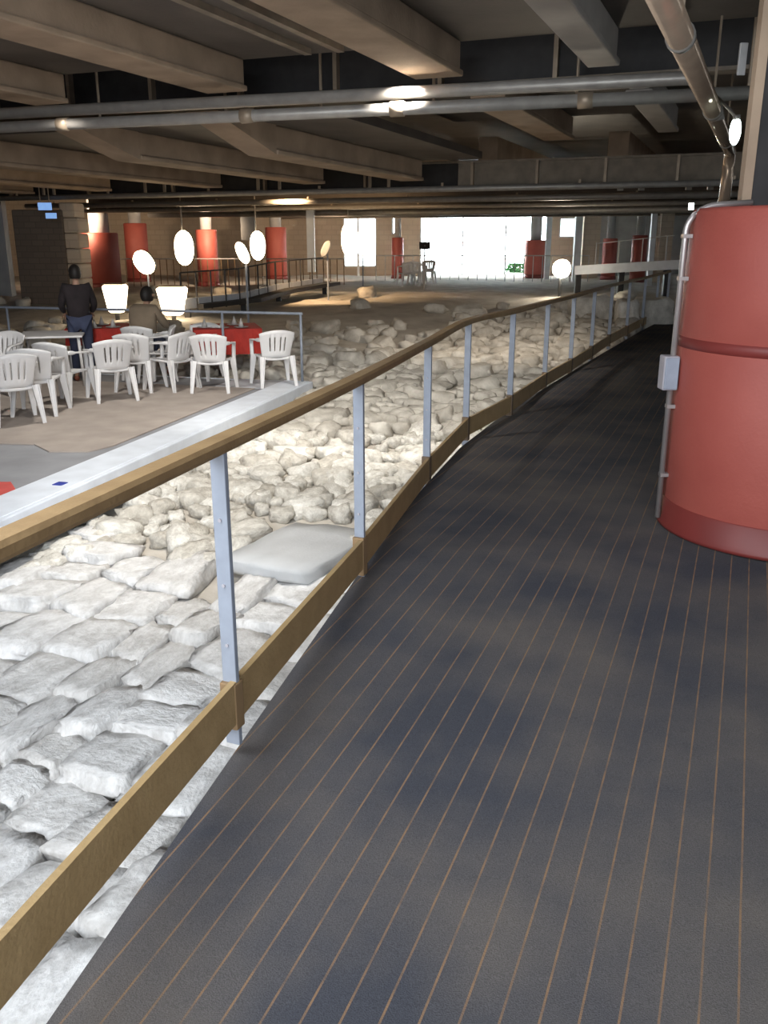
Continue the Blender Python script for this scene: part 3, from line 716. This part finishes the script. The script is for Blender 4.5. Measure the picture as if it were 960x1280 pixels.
def person(loc, rz, pose, top, legs, label, scale=1):
    t = thing('person', label, 'person', loc, None, rz); t.scale = (scale,)*3
    if pose == 'stand':
        hip, chest, neck, head = (0, 0, .93), (0, .01, 1.24), (0, 0, 1.42), (0, .02, 1.57)
        kn = lambda s: (s*.10, .02, .50); an = lambda s: (s*.11, -.02, .09); toe = lambda s: (s*.13, .15, .035)
        el = lambda s: (s*.235, .06, 1.12); wr = lambda s: (s*.19, .26, .98)
        hp = lambda s: (s*.095, 0, .88)
    else:
        hip, chest, neck, head = (0, -.05, .52), (0, .05, .82), (0, .12, 1.0), (0, .18, 1.14)
        kn = lambda s: (s*.15, .40, .50); an = lambda s: (s*.15, .38, .09); toe = lambda s: (s*.16, .54, .035)
        el = lambda s: (s*.25, .20, .72); wr = lambda s: (s*.14, .42, .74)
        hp = lambda s: (s*.11, .02, .50)
    sh = lambda s: (s*.165, chest[1]-.01, chest[2]+.13)
    pts = [(*hip, .13, .095), (*chest, .13, .085), (*neck, .050)]; E_ = [(0, 1), (1, 2)]
    def add(p, r, par): pts.append((*p, r)); E_.append((par, len(pts)-1)); return len(pts)-1
    add((head[0], head[1]-.01, head[2]-.06), .05, 2)
    for s in (-1, 1):
        a = add(sh(s), .055, 1); b = add(el(s), .042, a); w = add(wr(s), .027, b)
        hand(pts, E_, Vector(wr(s)), Vector(wr(s))-Vector(el(s)), Vector((0, 0, -1)), s, w)
        a = add(hp(s), .088, 0); b = add(kn(s), .058, a); c = add(an(s), .038, b); add(toe(s), .032, c)
    skin_obj('body', pts, E_, m_skin, t, 1)
    link('head', head_mesh(head), m_skin, t, world=False, smooth=True)
    link('hair', hair_mesh(head), m_hair, t, world=False, smooth=True)
    P = [(hip[0], hip[1], hip[2]-.06, .175, .14), (*chest, .19, .135), (neck[0], neck[1], neck[2]-.04, .085)]; e = [(0, 1), (1, 2)]
    for s in (-1, 1):
        P.append((*sh(s), .092)); a = len(P)-1; e.append((1, a)); P.append((*el(s), .056)); e.append((a, a+1))
        q = Vector(el(s)).lerp(Vector(wr(s)), .85); P.append((*q, .040)); e.append((a+1, a+2))
    skin_obj('shirt', P, e, top, t, 1)
    P = [(*hip, .16, .125)]; e = []
    for s in (-1, 1):
        P.append((*hp(s), .102)); a = len(P)-1; e.append((0, a)); P.append((*kn(s), .072)); e.append((a, a+1)); P.append((an(s)[0], an(s)[1], an(s)[2]+.02, .055)); e.append((a+1, a+2))
    skin_obj('trousers', P, e, legs, t, 1)
    for s in (-1, 1):
        A_, T_ = Vector(an(s)), Vector(toe(s))
        skin_obj('shoe', [(A_.x, A_.y-.03, .045, .043, .045), (*(A_.lerp(T_, .5).xy), .045, .046, .04), (T_.x, T_.y, .036, .044, .033)], [(0, 1), (1, 2)], m_shoe, t, 1)
    return t
x, y = onT(107, 477); person((x, y, TZ+.014), .35, 'stand', m_shirt, m_jean, 'person standing in a black top and blue jeans behind the front left table', 1.0)
x, y = onT(185, 474); c = copy_tree(c0); c.location = (x, y, TZ+.014); c.rotation_euler = (0, 0, -.2); c['label'] = 'white plastic armchair under the seated person in brown'; c['group'] = 'white plastic armchairs on the terrace'
person((x, y, TZ+.014), -.2, 'sit', m_brownc, m_jean, 'person sitting in a brown jumper on a white armchair, seen from behind', 1.08)

# ------------------------------------------------------------------ paving stones and rubble
def stone_mesh(seed, w, l, h, k, amp, res=3):
    rnd = random.Random(seed); bm = bmesh.new(); bmesh.ops.create_cube(bm, size=2)
    bmesh.ops.subdivide_edges(bm, edges=bm.edges, cuts=res, use_grid_fill=True)
    off = Vector((rnd.random()*50, rnd.random()*50, rnd.random()*50))
    sk1, sk2 = rnd.uniform(-.18, .18), rnd.uniform(-.15, .15)
    for v in bm.verts:
        p = v.co.normalized(); q = v.co
        c = q*(1-k)+Vector((p.x*1.15, p.y*1.15, p.z*1.05))*k
        n = noise.noise(c*1.3+off)*amp
        c = c*(1+n)
        c.x += sk1*c.y*.6; c.y += sk2*c.x
        v.co = Vector((c.x*w/2, c.y*l/2, c.z*h/2+noise.noise(c*2.5+off)*.02))
    me = bpy.data.meshes.new('stone'); bm.to_mesh(me); bm.free()
    for p in me.polygons: p.use_smooth = True
    return me
slabs = [stone_mesh(i, 1.08, 1.08, .15, .20, .20, 5) for i in range(9)]
rubs = [stone_mesh(50+i, 1, 1, .75, .62, .38, 3) for i in range(12)]
for me in slabs: me.materials.append(m_stone)
for me in rubs: me.materials.append(m_rubble)
def inframe(p, m=60):
    u = p.y*math.sin(PITCH)+p.z*math.cos(PITCH); w = p.y*math.cos(PITCH)-p.z*math.sin(PITCH)
    if w < .2: return False
    X = 480+F*p.x/w; Y = 640-F*u/w
    return -m < X < 960+m and Y < 1280+m
rs = random.Random(3); placed = []
PX = []
for x_, y_, zb_, zt_ in POSTS:
    w_ = y_*math.cos(PITCH)-(zb_+.4)*math.sin(PITCH); PX.append(480+F*x_/w_)
ZONES = ['seen left of the first railing post', 'seen between the first and second railing posts', 'seen between the second and third railing posts', 'seen between the third and fourth railing posts',
         'seen between the fourth and fifth railing posts', 'seen between the fifth and sixth railing posts', 'seen past the sixth railing post']
NOTES = {}
def note(o, kind):
    p = o.location; w_ = p.y*math.cos(PITCH)-p.z*math.sin(PITCH); X = 480+F*p.x/w_; Y = 640-F*(p.y*math.sin(PITCH)+p.z*math.cos(PITCH))/w_
    k = 0
    for i in range(1, 7):
        if X > PX[i]: k = i
    if k == 0: k = 0 if X > 130 else -1
    hr = interp([(0, 690), (270, 560), (445, 475), (529, 430), (580, 403), (637, 388), (700, 375), (760, 358)], X)
    above = Y < hr
    zone = (ZONES[k] if k >= 0 else 'at the far left under the handrail') if not above else 'seen above the handrail and right of the terrace'
    size = max(o.scale.x, o.scale.y); ratio = o.scale.y/o.scale.x
    if kind == 'paving': look = 'long' if ratio > 1.7 else 'squarish' if ratio < 1.25 else 'oblong'
    else: look = ('large' if size > .36 else 'medium' if size > .25 else 'small')+(' long' if max(ratio, 1/ratio) > 1.35 else ' lumpy')
    NOTES.setdefault((kind, look, zone), []).append((p.y, o))
ORD = ['nearest', 'second nearest', 'third nearest', 'fourth nearest', 'fifth nearest', 'sixth nearest', 'seventh nearest', 'eighth nearest', 'ninth nearest', 'tenth nearest', 'eleventh nearest', 'twelfth nearest', 'thirteenth nearest', 'fourteenth nearest', 'fifteenth nearest', 'sixteenth nearest', 'seventeenth nearest', 'eighteenth nearest', 'nineteenth nearest', 'twentieth nearest']+['%s nearest' % w for w in ('twenty first', 'twenty second', 'twenty third', 'twenty fourth', 'twenty fifth', 'twenty sixth', 'twenty seventh', 'twenty eighth', 'twenty ninth', 'thirtieth', 'thirty first', 'thirty second', 'thirty third', 'thirty fourth')]
def write_notes():
    for (kind, look, zone), L_ in NOTES.items():
        L_.sort(key=lambda t: t[0]); nm = 'limestone paving block' if kind == 'paving' else 'rubble stone'
        for i, (y_, o) in enumerate(L_):
            lab = '%s %s %s' % (look, nm, zone)
            if len(L_) > 1: lab += ', '+(ORD[i] if i < len(ORD) else 'one of the farthest')
            tag(o, lab, 'paving stone' if kind == 'paving' else 'rubble stone', 'paving blocks of the ancient pavement' if kind == 'paving' else 'rubble stones heaped behind the railing')
v = -6.4
while v < 1.2:
    wv = rs.uniform(.25, .46); a = -1.0+rs.uniform(0, .6)
    while a < 9.6:
        la_ = rs.uniform(.28, .72)
        c = upt(a+la_/2, v+wv/2, 0); x, y = c.x, c.y
        lim = 6.9+.45*math.sin(v*2.1)+(.5 if x < -2.2 else 0)
        if 1.0 < y < lim and x < edge_x(y)-.02 and not in_terr(x, y, -.05):
            z = ground_z(x, y)
            if inframe(Vector((x, y, z))) and not (-1.25 < x < -.25 and 6.55 < y < 8.0):
                o = bpy.data.objects.new('paving_stone', slabs[rs.randrange(9)]); COL.objects.link(o)
                o.location = (x, y, z+.035+rs.uniform(-.025, .03)); o.scale = (wv*1.0, la_*.98, 1)
                o.rotation_euler = (rs.uniform(-.07, .07)-.03, rs.uniform(-.07, .07), ANG+rs.uniform(-.07, .07)+(PI if rs.random() < .5 else 0))
                note(o, 'paving')
                placed.append(o)
        a += la_+.015
    v += wv+.012
npav = len(placed)
# the large flat slab beside the walkway
sl = stone_mesh(99, 1, 1, .14, .12, .05, 4); sl.materials.append(m_slab)
o = bpy.data.objects.new('stone_slab', sl); COL.objects.link(o); o.location = (-.70, 7.05, ground_z(-.72, 7.15)+.03); o.scale = (.78, 1.2, 1); o.rotation_euler = (-.03, .02, ANG-.1)
tag(o, 'large smooth grey stone slab lying beside the railing among the rubble', 'stone slab')
# rubble
cand = []
y = 6.2
while y < 26:
    sp = .205+.012*max(0, y-7)
    x = -4.2 if y < 13.5 else -9-.3*(y-13)
    while x < edge_x(y)-.05:
        X = x+rs.uniform(-.5, .5)*sp; Y = y+rs.uniform(-.5, .5)*sp
        if X < edge_x(Y)-.04 and not in_terr(X, Y, -.02) and Y > 6.75+.4*math.sin(X*2.3) and not (-1.2 < X < -.3 and 6.4 < Y < 7.9):
            if not (Y > 15.5 and rs.random() < min(.97, (Y-15.5)*.14+(.45 if X < 1.5 else 0))): cand.append((X, Y, sp))
        x += sp*rs.uniform(.8, 1.1)
    y += sp*.86
cand = [c for c in cand if inframe(Vector((c[0], c[1], ground_z(c[0], c[1]))), 30)]
cand.sort(key=lambda c: c[1])
def rub_xf(X, Y, sp):
    s = sp*rs.choice((.7, .85, 1, 1.1, 1.35))
    return Matrix.Translation((X, Y, ground_z(X, Y)+.10*s+rs.uniform(0, .05))) @ Matrix.Rotation(rs.uniform(0, 6.28), 4, 'Z') @ Matrix.Rotation(rs.uniform(-.4, .4), 4, 'X') @ Matrix.Diagonal((s*rs.uniform(.8, 1.4), s*rs.uniform(.7, 1.1), s*rs.uniform(.7, 1.1), 1))
for (X, Y, sp) in cand[:290]:
    o = bpy.data.objects.new('rubble_stone', rubs[rs.randrange(12)]); COL.objects.link(o)
    M_ = rub_xf(X, Y, sp); o.matrix_world = M_; lo, ro, so = M_.decompose(); o.location = lo; o.rotation_euler = ro.to_euler(); o.scale = so
    note(o, 'rubble')
bm = bmesh.new()
for (X, Y, sp) in cand[290:]:
    n0 = len(bm.verts); bm.from_mesh(rubs[rs.randrange(12)]); bm.verts.ensure_lookup_table(); M_ = rub_xf(X, Y, sp)
    for v_ in bm.verts[n0:]: v_.co = M_ @ v_.co
tag(link('rubble', bm, m_rubble, smooth=True), 'grey-brown small rubble covering the mound farther back', 'rubble', kind='stuff')
write_notes()
print('paving', npav, 'rubble', len(cand))

# ------------------------------------------------------------------ far things
def drum(px, top, bot, w, D, label, grp=None):
    c = at(px, (top+bot)/2, D); s = D*.955/F; r = w*s/2; zt = at(px, top, D).z; zb = min(at(px, bot, D).z, -1.45)
    zb = max(ground_z(c.x, D), -1.75)
    o = thing('column_drum', label, 'column casing', (c.x, D, zb), grp)
    link('drum_shell', lathe([(r-.02, .15), (r, .17), (r, zt-zb-.03), (r-.03, zt-zb)], (c.x, D, zb), 32), m_red, o, smooth=True)
    link('drum_plinth', lathe([(r+.03, 0), (r+.03, .05), (r+.01, .16)], (c.x, D, zb), 32), m_reddk, o, smooth=True)
    cc = link('column', lathe([(r*.55, 0), (r*.55, 2.3-zt)], (c.x, D, zt), 20), m_plast, None, smooth=True)
    tag(cc, 'grey column shaft above '+label, 'column')
    return o
drum(127, 291, 350, 44, 32.2, 'red column drum left of the tilted bright floodlight')
drum(170, 279, 318, 28, 37, 'red column drum half behind the tilted bright floodlight')
drum(259, 287, 342, 26, 34.8, 'red column drum right of the big oval floodlight')
drum(345, 284, 325, 26, 40, 'red column drum just right of the pair of bright floodlights')
drum(497, 297, 342, 15, 41, 'small red column drum below the narrow bright window')
drum(669, 300, 333, 26, 41, 'red column drum standing before the right edge of the bright windows')
drum(762, 298, 330, 18, 40, 'dark red column drum above the pale footbridge, left of two')
drum(799, 294, 330, 19, 37, 'red column drum above the pale footbridge, nearest the near red drum')
def upright(px, y0, y1, D, w, m, label, name='pillar', cat='pillar', d=None):
    a = at(px, y0, D); b = at(px, y1, D); zt = 2.3; g = ground_z(b.x, D)
    zb = g-.05 if y1 < 0 or b.z < g+.6 else b.z
    return tag(link(name, B(((a.x), D, (zt+zb)/2), (w, d or w, zt-zb)), m), label, cat)
upright(388, 273, 340, 30, .25, m_wpost, 'slim white pillar between the red drums and the bright left window', d=.25)
upright(310, 270, 300, 34, .5, m_plast, 'pale grey pillar behind the pair of bright floodlights')
upright(687, 270, 345, 40, .22, m_wpost, 'slim white pillar at the right end of the bright windows')
upright(724, 270, 345, 38, .28, m_wpost, 'slim white pillar beside the brown wall panel right of the cyan pane')
upright(818, 270, 340, 34, .18, m_wpost, 'thin bright white pillar near the left side of the near red drum')
upright(739, 270, 345, 41, .75, m_masonry, 'broad beige masonry pier right of the slim white pillar', 'masonry_pier', 'pier')
upright(833, 270, 345, 36, .5, m_masonry, 'brown masonry pier just left of the near red drum', 'masonry_pier', 'pier')
upright(448, 340, 345, 43, .1, m_wpost, 'thin white mullion post at the bright left window')
# dark masonry block on the left with paler warm masonry along its right edge
mb = thing('masonry_block', 'big dark masonry block at far left with a warm paler right side', 'masonry', (-7.9, 23, -1.75))
a = at(18, 300, 22.5); b = at(80, 300, 22.5)
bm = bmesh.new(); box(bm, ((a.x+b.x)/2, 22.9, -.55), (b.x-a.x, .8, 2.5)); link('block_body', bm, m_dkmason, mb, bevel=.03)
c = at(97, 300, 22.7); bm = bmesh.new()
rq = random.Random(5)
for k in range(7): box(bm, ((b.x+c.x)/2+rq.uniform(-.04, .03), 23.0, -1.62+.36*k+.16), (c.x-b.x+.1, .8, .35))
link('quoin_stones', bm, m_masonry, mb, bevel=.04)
tag(link('plaster_panel', B(at(-12, 312, 25), (1.0, .3, 3.0)), m_plast), 'pale grey plaster panel at the left edge of the hall', 'wall panel')
# skylight louvres glimpsed at upper left
bm = bmesh.new(); p = at(56, 258, 21.0); box(bm, p, (.30, .03, .16)); box(bm, p+Vector((.12, 0, -.20)), (.24, .03, .12))
lv = thing('louvre', 'small daylit blue glass louvre under the ceiling at upper left', 'louvre', p)
link('louvre_glass', bm, m_blued, lv)
for dx in (-.1, .1): link('hanger', tube([p+Vector((dx, .02, 0)), Vector((p.x+dx, p.y+.02, 2.42))], .012, 6), m_rod, lv)
# mid walkway with pale parapet
mw = thing('footbridge', 'distant footbridge with pale parapet panels and dark posts behind the terrace', 'footbridge', at(320, 380, 21))
PW = [at(228, 384, 19.5), at(300, 376, 21), at(345, 364, 23), at(404, 351, 26)]
for p in PW: p.z = min(p.z, -1.2)
PW = [Vector((p.x, p.y, p.z)) for p in PW]
link('deck', sweep(bmesh.new(), [p+Vector((0, .5, .0)) for p in PW], rect(1.0, .10)), m_dark, mw)
k = 0
for a, b in zip(PW, PW[1:]):
    n = 4
    for i in range(n):
        p, q = a.lerp(b, i/n), a.lerp(b, (i+1)/n); d = q-p
        link('parapet_panel', sweep(bmesh.new(), [p+d*.05+Vector((0, 0, .06)), q-d*.05+Vector((0, 0, .06))], rect(.03, .22)), m_pale, mw)
        link('post', tube([p+Vector((0, -.02, -.1)), p+Vector((0, -.02, .72))], .02, 6), m_dark, mw)
    k += 1
link('handrail', sweep(bmesh.new(), [p+Vector((0, 0, .72)) for p in PW], rect(.03, .03)), m_dark, mw)
for i, p in enumerate(PW): link('support_leg', B((p.x, p.y+.5, (p.z-.05+ground_z(p.x, p.y+.5)-.1)/2), (.12, .12, max(.05, p.z-.05-ground_z(p.x, p.y+.5)+.1))), m_dark, mw)
# pale footbridge at right
RB = [at(728, 338, 25.5), at(842, 330, 24.0)]
rb = thing('footbridge', 'pale straight footbridge ending behind the left side of the near red drum', 'footbridge', RB[0])
z = (RB[0].z+RB[1].z)/2
bm = sweep(bmesh.new(), [RB[0]+Vector((0, .4, .0)), RB[1]+Vector((.6, .4, 0))], rect(.9, .24)); link('deck', bm, m_pale, rb)
for i in range(4):
    p = RB[0].lerp(RB[1], (i+.6)/3.9)+Vector((0, .1, .1)); link('post', tube([p, p+Vector((0, 0, .62))], .016, 6), m_greyc, rb)
link('handrail', tube([RB[0]+Vector((.4, .1, .72)), RB[1]+Vector((0, .1, .72))], .010, 6), m_greyc, rb)
for i in (0, 3, 6):
    p = RB[0].lerp(RB[1], i/6); g = ground_z(p.x, p.y+.4)-.1; link('support_leg', B((p.x, p.y+.5, (p.z-.1+g)/2), (.15, .15, p.z-.1-g)), m_dark, rb)
bm = stone_mesh(120, 1, 1, .75, .5, .3, 3); bm.materials.append(m_rubble)
for px, py, D, w, h, lb in ((742, 358, 20, .9, .6, 'left'), (786, 372, 18.5, .45, .9, 'mid'), (820, 372, 19, .8, .7, 'right')):
    p = at(px, py, D); o = bpy.data.objects.new('ruined_wall_stub', bm); COL.objects.link(o); g = ground_z(p.x, p.y) if p.x < edge_x(p.y) else -1.9
    o.location = (p.x, p.y, -1.55); o.scale = (w, .5, 1.0)
    tag(o, {'left': 'broken stub of ruined wall under the pale footbridge, left of three', 'mid': 'broken narrow stub of ruined wall between far railing posts', 'right': 'broken stub of ruined wall nearest the near red drum'}[lb], 'ruin')
# far back railing before the bright windows, white chairs, info panel, foliage
fr = thing('far_railing', 'thin white railing in front of the bright windows', 'railing', at(600, 345, 38))
pa, pb = at(470, 345, 38), at(735, 342, 38); pa.z = pb.z = -1.62
for i in range(24):
    p = pa.lerp(pb, i/23); link('post', tube([p-Vector((0, 0, .05)), p+Vector((0, 0, 1.0))], .018, 6), m_greyc, fr)
link('handrail', tube([pa+Vector((0, 0, 1)), pb+Vector((0, 0, 1))], .025, 6), m_greyc, fr)
lr = thing('far_railing', 'thin dark railing in front of the warm wall at left of the bright windows', 'railing', at(300, 345, 34))
pa, pb = at(150, 345, 34), at(430, 345, 34); pa.z = pb.z = -1.62
for i in range(34):
    p = pa.lerp(pb, i/33); link('post', tube([p-Vector((0, 0, .15)), p+Vector((0, 0, .95))], .018, 6), m_woodd, lr)
link('handrail', tube([pa+Vector((0, 0, .95)), pb+Vector((0, 0, .95))], .022, 6), m_greyc, lr)
for i, (px, rz) in enumerate(((508, .3), (521, -.4), (534, .2))):
    c = copy_tree(c0); p = at(px, 350, 33); c.location = (p.x, p.y, ground_z(p.x, p.y)+.03); c.rotation_euler = (0, 0, rz)
    c['label'] = ['small distant white chair in front of the bright windows, leftmost of three', 'small distant white chair in front of the bright windows, middle of three', 'small distant white chair in front of the bright windows, rightmost of three'][i]; c['group'] = 'distant white chairs'
p = at(531, 307, 30); ip = thing('info_panel', 'small dark tilted information panel on a post before the bright windows', 'information panel', (p.x, p.y, ground_z(p.x, p.y)))
link('panel', B(p, (.36, .25, .03), (Vector((1, 0, 0)), Vector((0, .5, .86)), Vector((0, -.86, .5)))), m_dark, ip)
link('post', tube([Vector((p.x, p.y+.02, ground_z(p.x, p.y)-.05)), p], .03, 8), m_greyc, ip)
def shrub(c, r, label):
    bm = bmesh.new(); rq = random.Random(9)
    for i in range(240):
        d = Vector((rq.gauss(0, 1), rq.gauss(0, 1), rq.gauss(0, 1))).normalized()*r*rq.uniform(.5, 1); q = Vector(c)+Vector((d.x, d.y, abs(d.z)*1.3))
        a = Vector((rq.gauss(0, 1), rq.gauss(0, 1), rq.gauss(0, 1))).normalized(); b = a.orthogonal().normalized()
        bm.faces.new([bm.verts.new(q+a*.16), bm.verts.new(q+b*.07), bm.verts.new(q-a*.16), bm.verts.new(q-b*.07)])
    t = thing('shrub', label, 'shrub', c); link('foliage', bm, m_leaf, t); link('stem', tube([Vector(c)+Vector((0, 0, -.2)), Vector(c)+Vector((0, 0, r*.8))], .05, 8), m_woodd, t)
shrub((at(650, 338, 47).x, 47, -1.65), .75, 'green shrub outside the right part of the bright windows')

# ------------------------------------------------------------------ lamps
def rbox(c, w, d, h, rot, m, parent, name, top=1.0):
    bm = bmesh.new(); R_ = rot; c = Vector(c)
    ring = []
    zs = (-h/2, -h*.42, h*.42, h/2) if top != 1 else [h*.5*math.sin(PI*(i/12-.5)) for i in range(13)]
    for z in zs:
        kk = (.78 if abs(z) > h*.45 else 1) if top != 1 else max(.05, (1-abs(2*z/h)**2.6))**.5
        kk *= 1+(top-1)*(z/h+.5)
        r = []
        for i in range(20):
            t = 2*PI*i/20; cx, cy = math.cos(t), math.sin(t)
            r.append(bm.verts.new(c+R_ @ Vector((w/2*kk*math.copysign(abs(cx)**.45, cx), d/2*kk*math.copysign(abs(cy)**.45, cy), z))))
        ring.append(r)
    for a, b in zip(ring, ring[1:]):
        for i in range(20): bm.faces.new((a[i], a[(i+1) % 20], b[(i+1) % 20], b[i]))
    bm.faces.new(ring[0][::-1]); bm.faces.new(ring[-1])
    return link(name, bm, m, parent, smooth=False)
def floodlight(px, py, D, w, h, tilt, label, lit=True, pole='up', casing=None):
    c = at(px, py, D); g = ground_z(c.x, D)
    t = thing('floodlight', label, 'floodlight', (c.x, D, g if pole == 'down' else c.z))
    R_ = Matrix.Rotation(tilt, 3, 'Y')
    hs = rbox(c+Vector((0, .10, 0)), w*1.04, .16, h*1.04, R_, casing or m_black, t, 'housing')
    rbox(c, w, .10, h, R_, m_lampw if lit else m_greyc, hs, 'lamp_glass')
    if pole == 'up': link('hanger', tube([c+Vector((-.05, .1, h*.45)), Vector((c.x-.05, D+.1, 2.42))], .02, 8), m_pipe, t)
    else: link('pole', tube([Vector((c.x+.04, D+.1, g-.05)), c+Vector((.04, .12, -h*.3))], .022, 8), m_post, t)
    return t
floodlight(230, 310, 27, .56, .98, 0, 'big oval warm floodlight hanging at left, right of the tilted one')
floodlight(322, 307, 27, .45, .82, 0, 'oval warm floodlight hanging left of the slim white pillar')
floodlight(437, 299, 29, .52, 1.05, 0, 'oval warm floodlight hanging before the bright left window')
floodlight(180, 328, 21, .42, .56, -.62, 'tilted bright floodlight on a pole at left, highest above the seated person', True, 'down')
floodlight(303, 316, 17.5, .20, .42, -.42, 'narrow tilted bright floodlight on a thin pole beside the oval one', True, 'down')
floodlight(407, 311, 24, .20, .42, .45, 'unlit grey tilted floodlight on a pole right of the slim white pillar', False, 'down', m_greyc)
floodlight(452, 308, 33, .35, .6, 0, 'lit floodlight in front of the bright left window sill', True, 'down')
def lantern(px, py, D, w, h, label):
    c = at(px, py, D); g = ground_z(c.x, D); t = thing('lantern', label, 'lantern', (c.x, D, g))
    rbox(c, w*.62, w*.62, h, Matrix.Identity(3), m_lampw2, t, 'shade', top=1.55)
    link('lantern_pole', tube([Vector((c.x, D, g-.05)), c-Vector((0, 0, h*.45))], .05, 10), m_black, t)
    link('rim', B(c+Vector((0, 0, h/2+.01)), (w*.85, w*.85, .02)), m_woodd, t)
lantern(216, 376, 19.5, .66, .60, 'glowing tapered lantern right of the seated person')
lantern(145, 373, 18.5, .50, .56, 'glowing tapered lantern between the standing and the seated person')
# dazzling projector at right
c = at(702, 336, 24.5); g = ground_z(c.x, c.y)
t = thing('projector', 'dazzling warm projector on the ground below the slim white pillar at right', 'projector', (c.x, c.y, g))
rbox(c+Vector((0, .12, 0)), .42, .2, .40, Matrix.Identity(3), m_black, t, 'housing')
bm = tube([c+Vector((0, .03, 0)), c+Vector((0, -.03, 0))], .24, 24); link('lamp_glass', bm, m_lampb, t)
link('stand', tube([Vector((c.x, c.y+.12, g-.05)), c+Vector((0, .12, -.2))], .04, 8), m_black, t)
spot('projector_beam', c+Vector((0, -.1, 0)), c+Vector((-.6, -6, -1.0)), 150, (1, .85, .65), 120)

# ------------------------------------------------------------------ lift everything so that the excavation floor sits near z = 0
for o in list(COL.objects):
    if o.parent is None: o.location.z += E
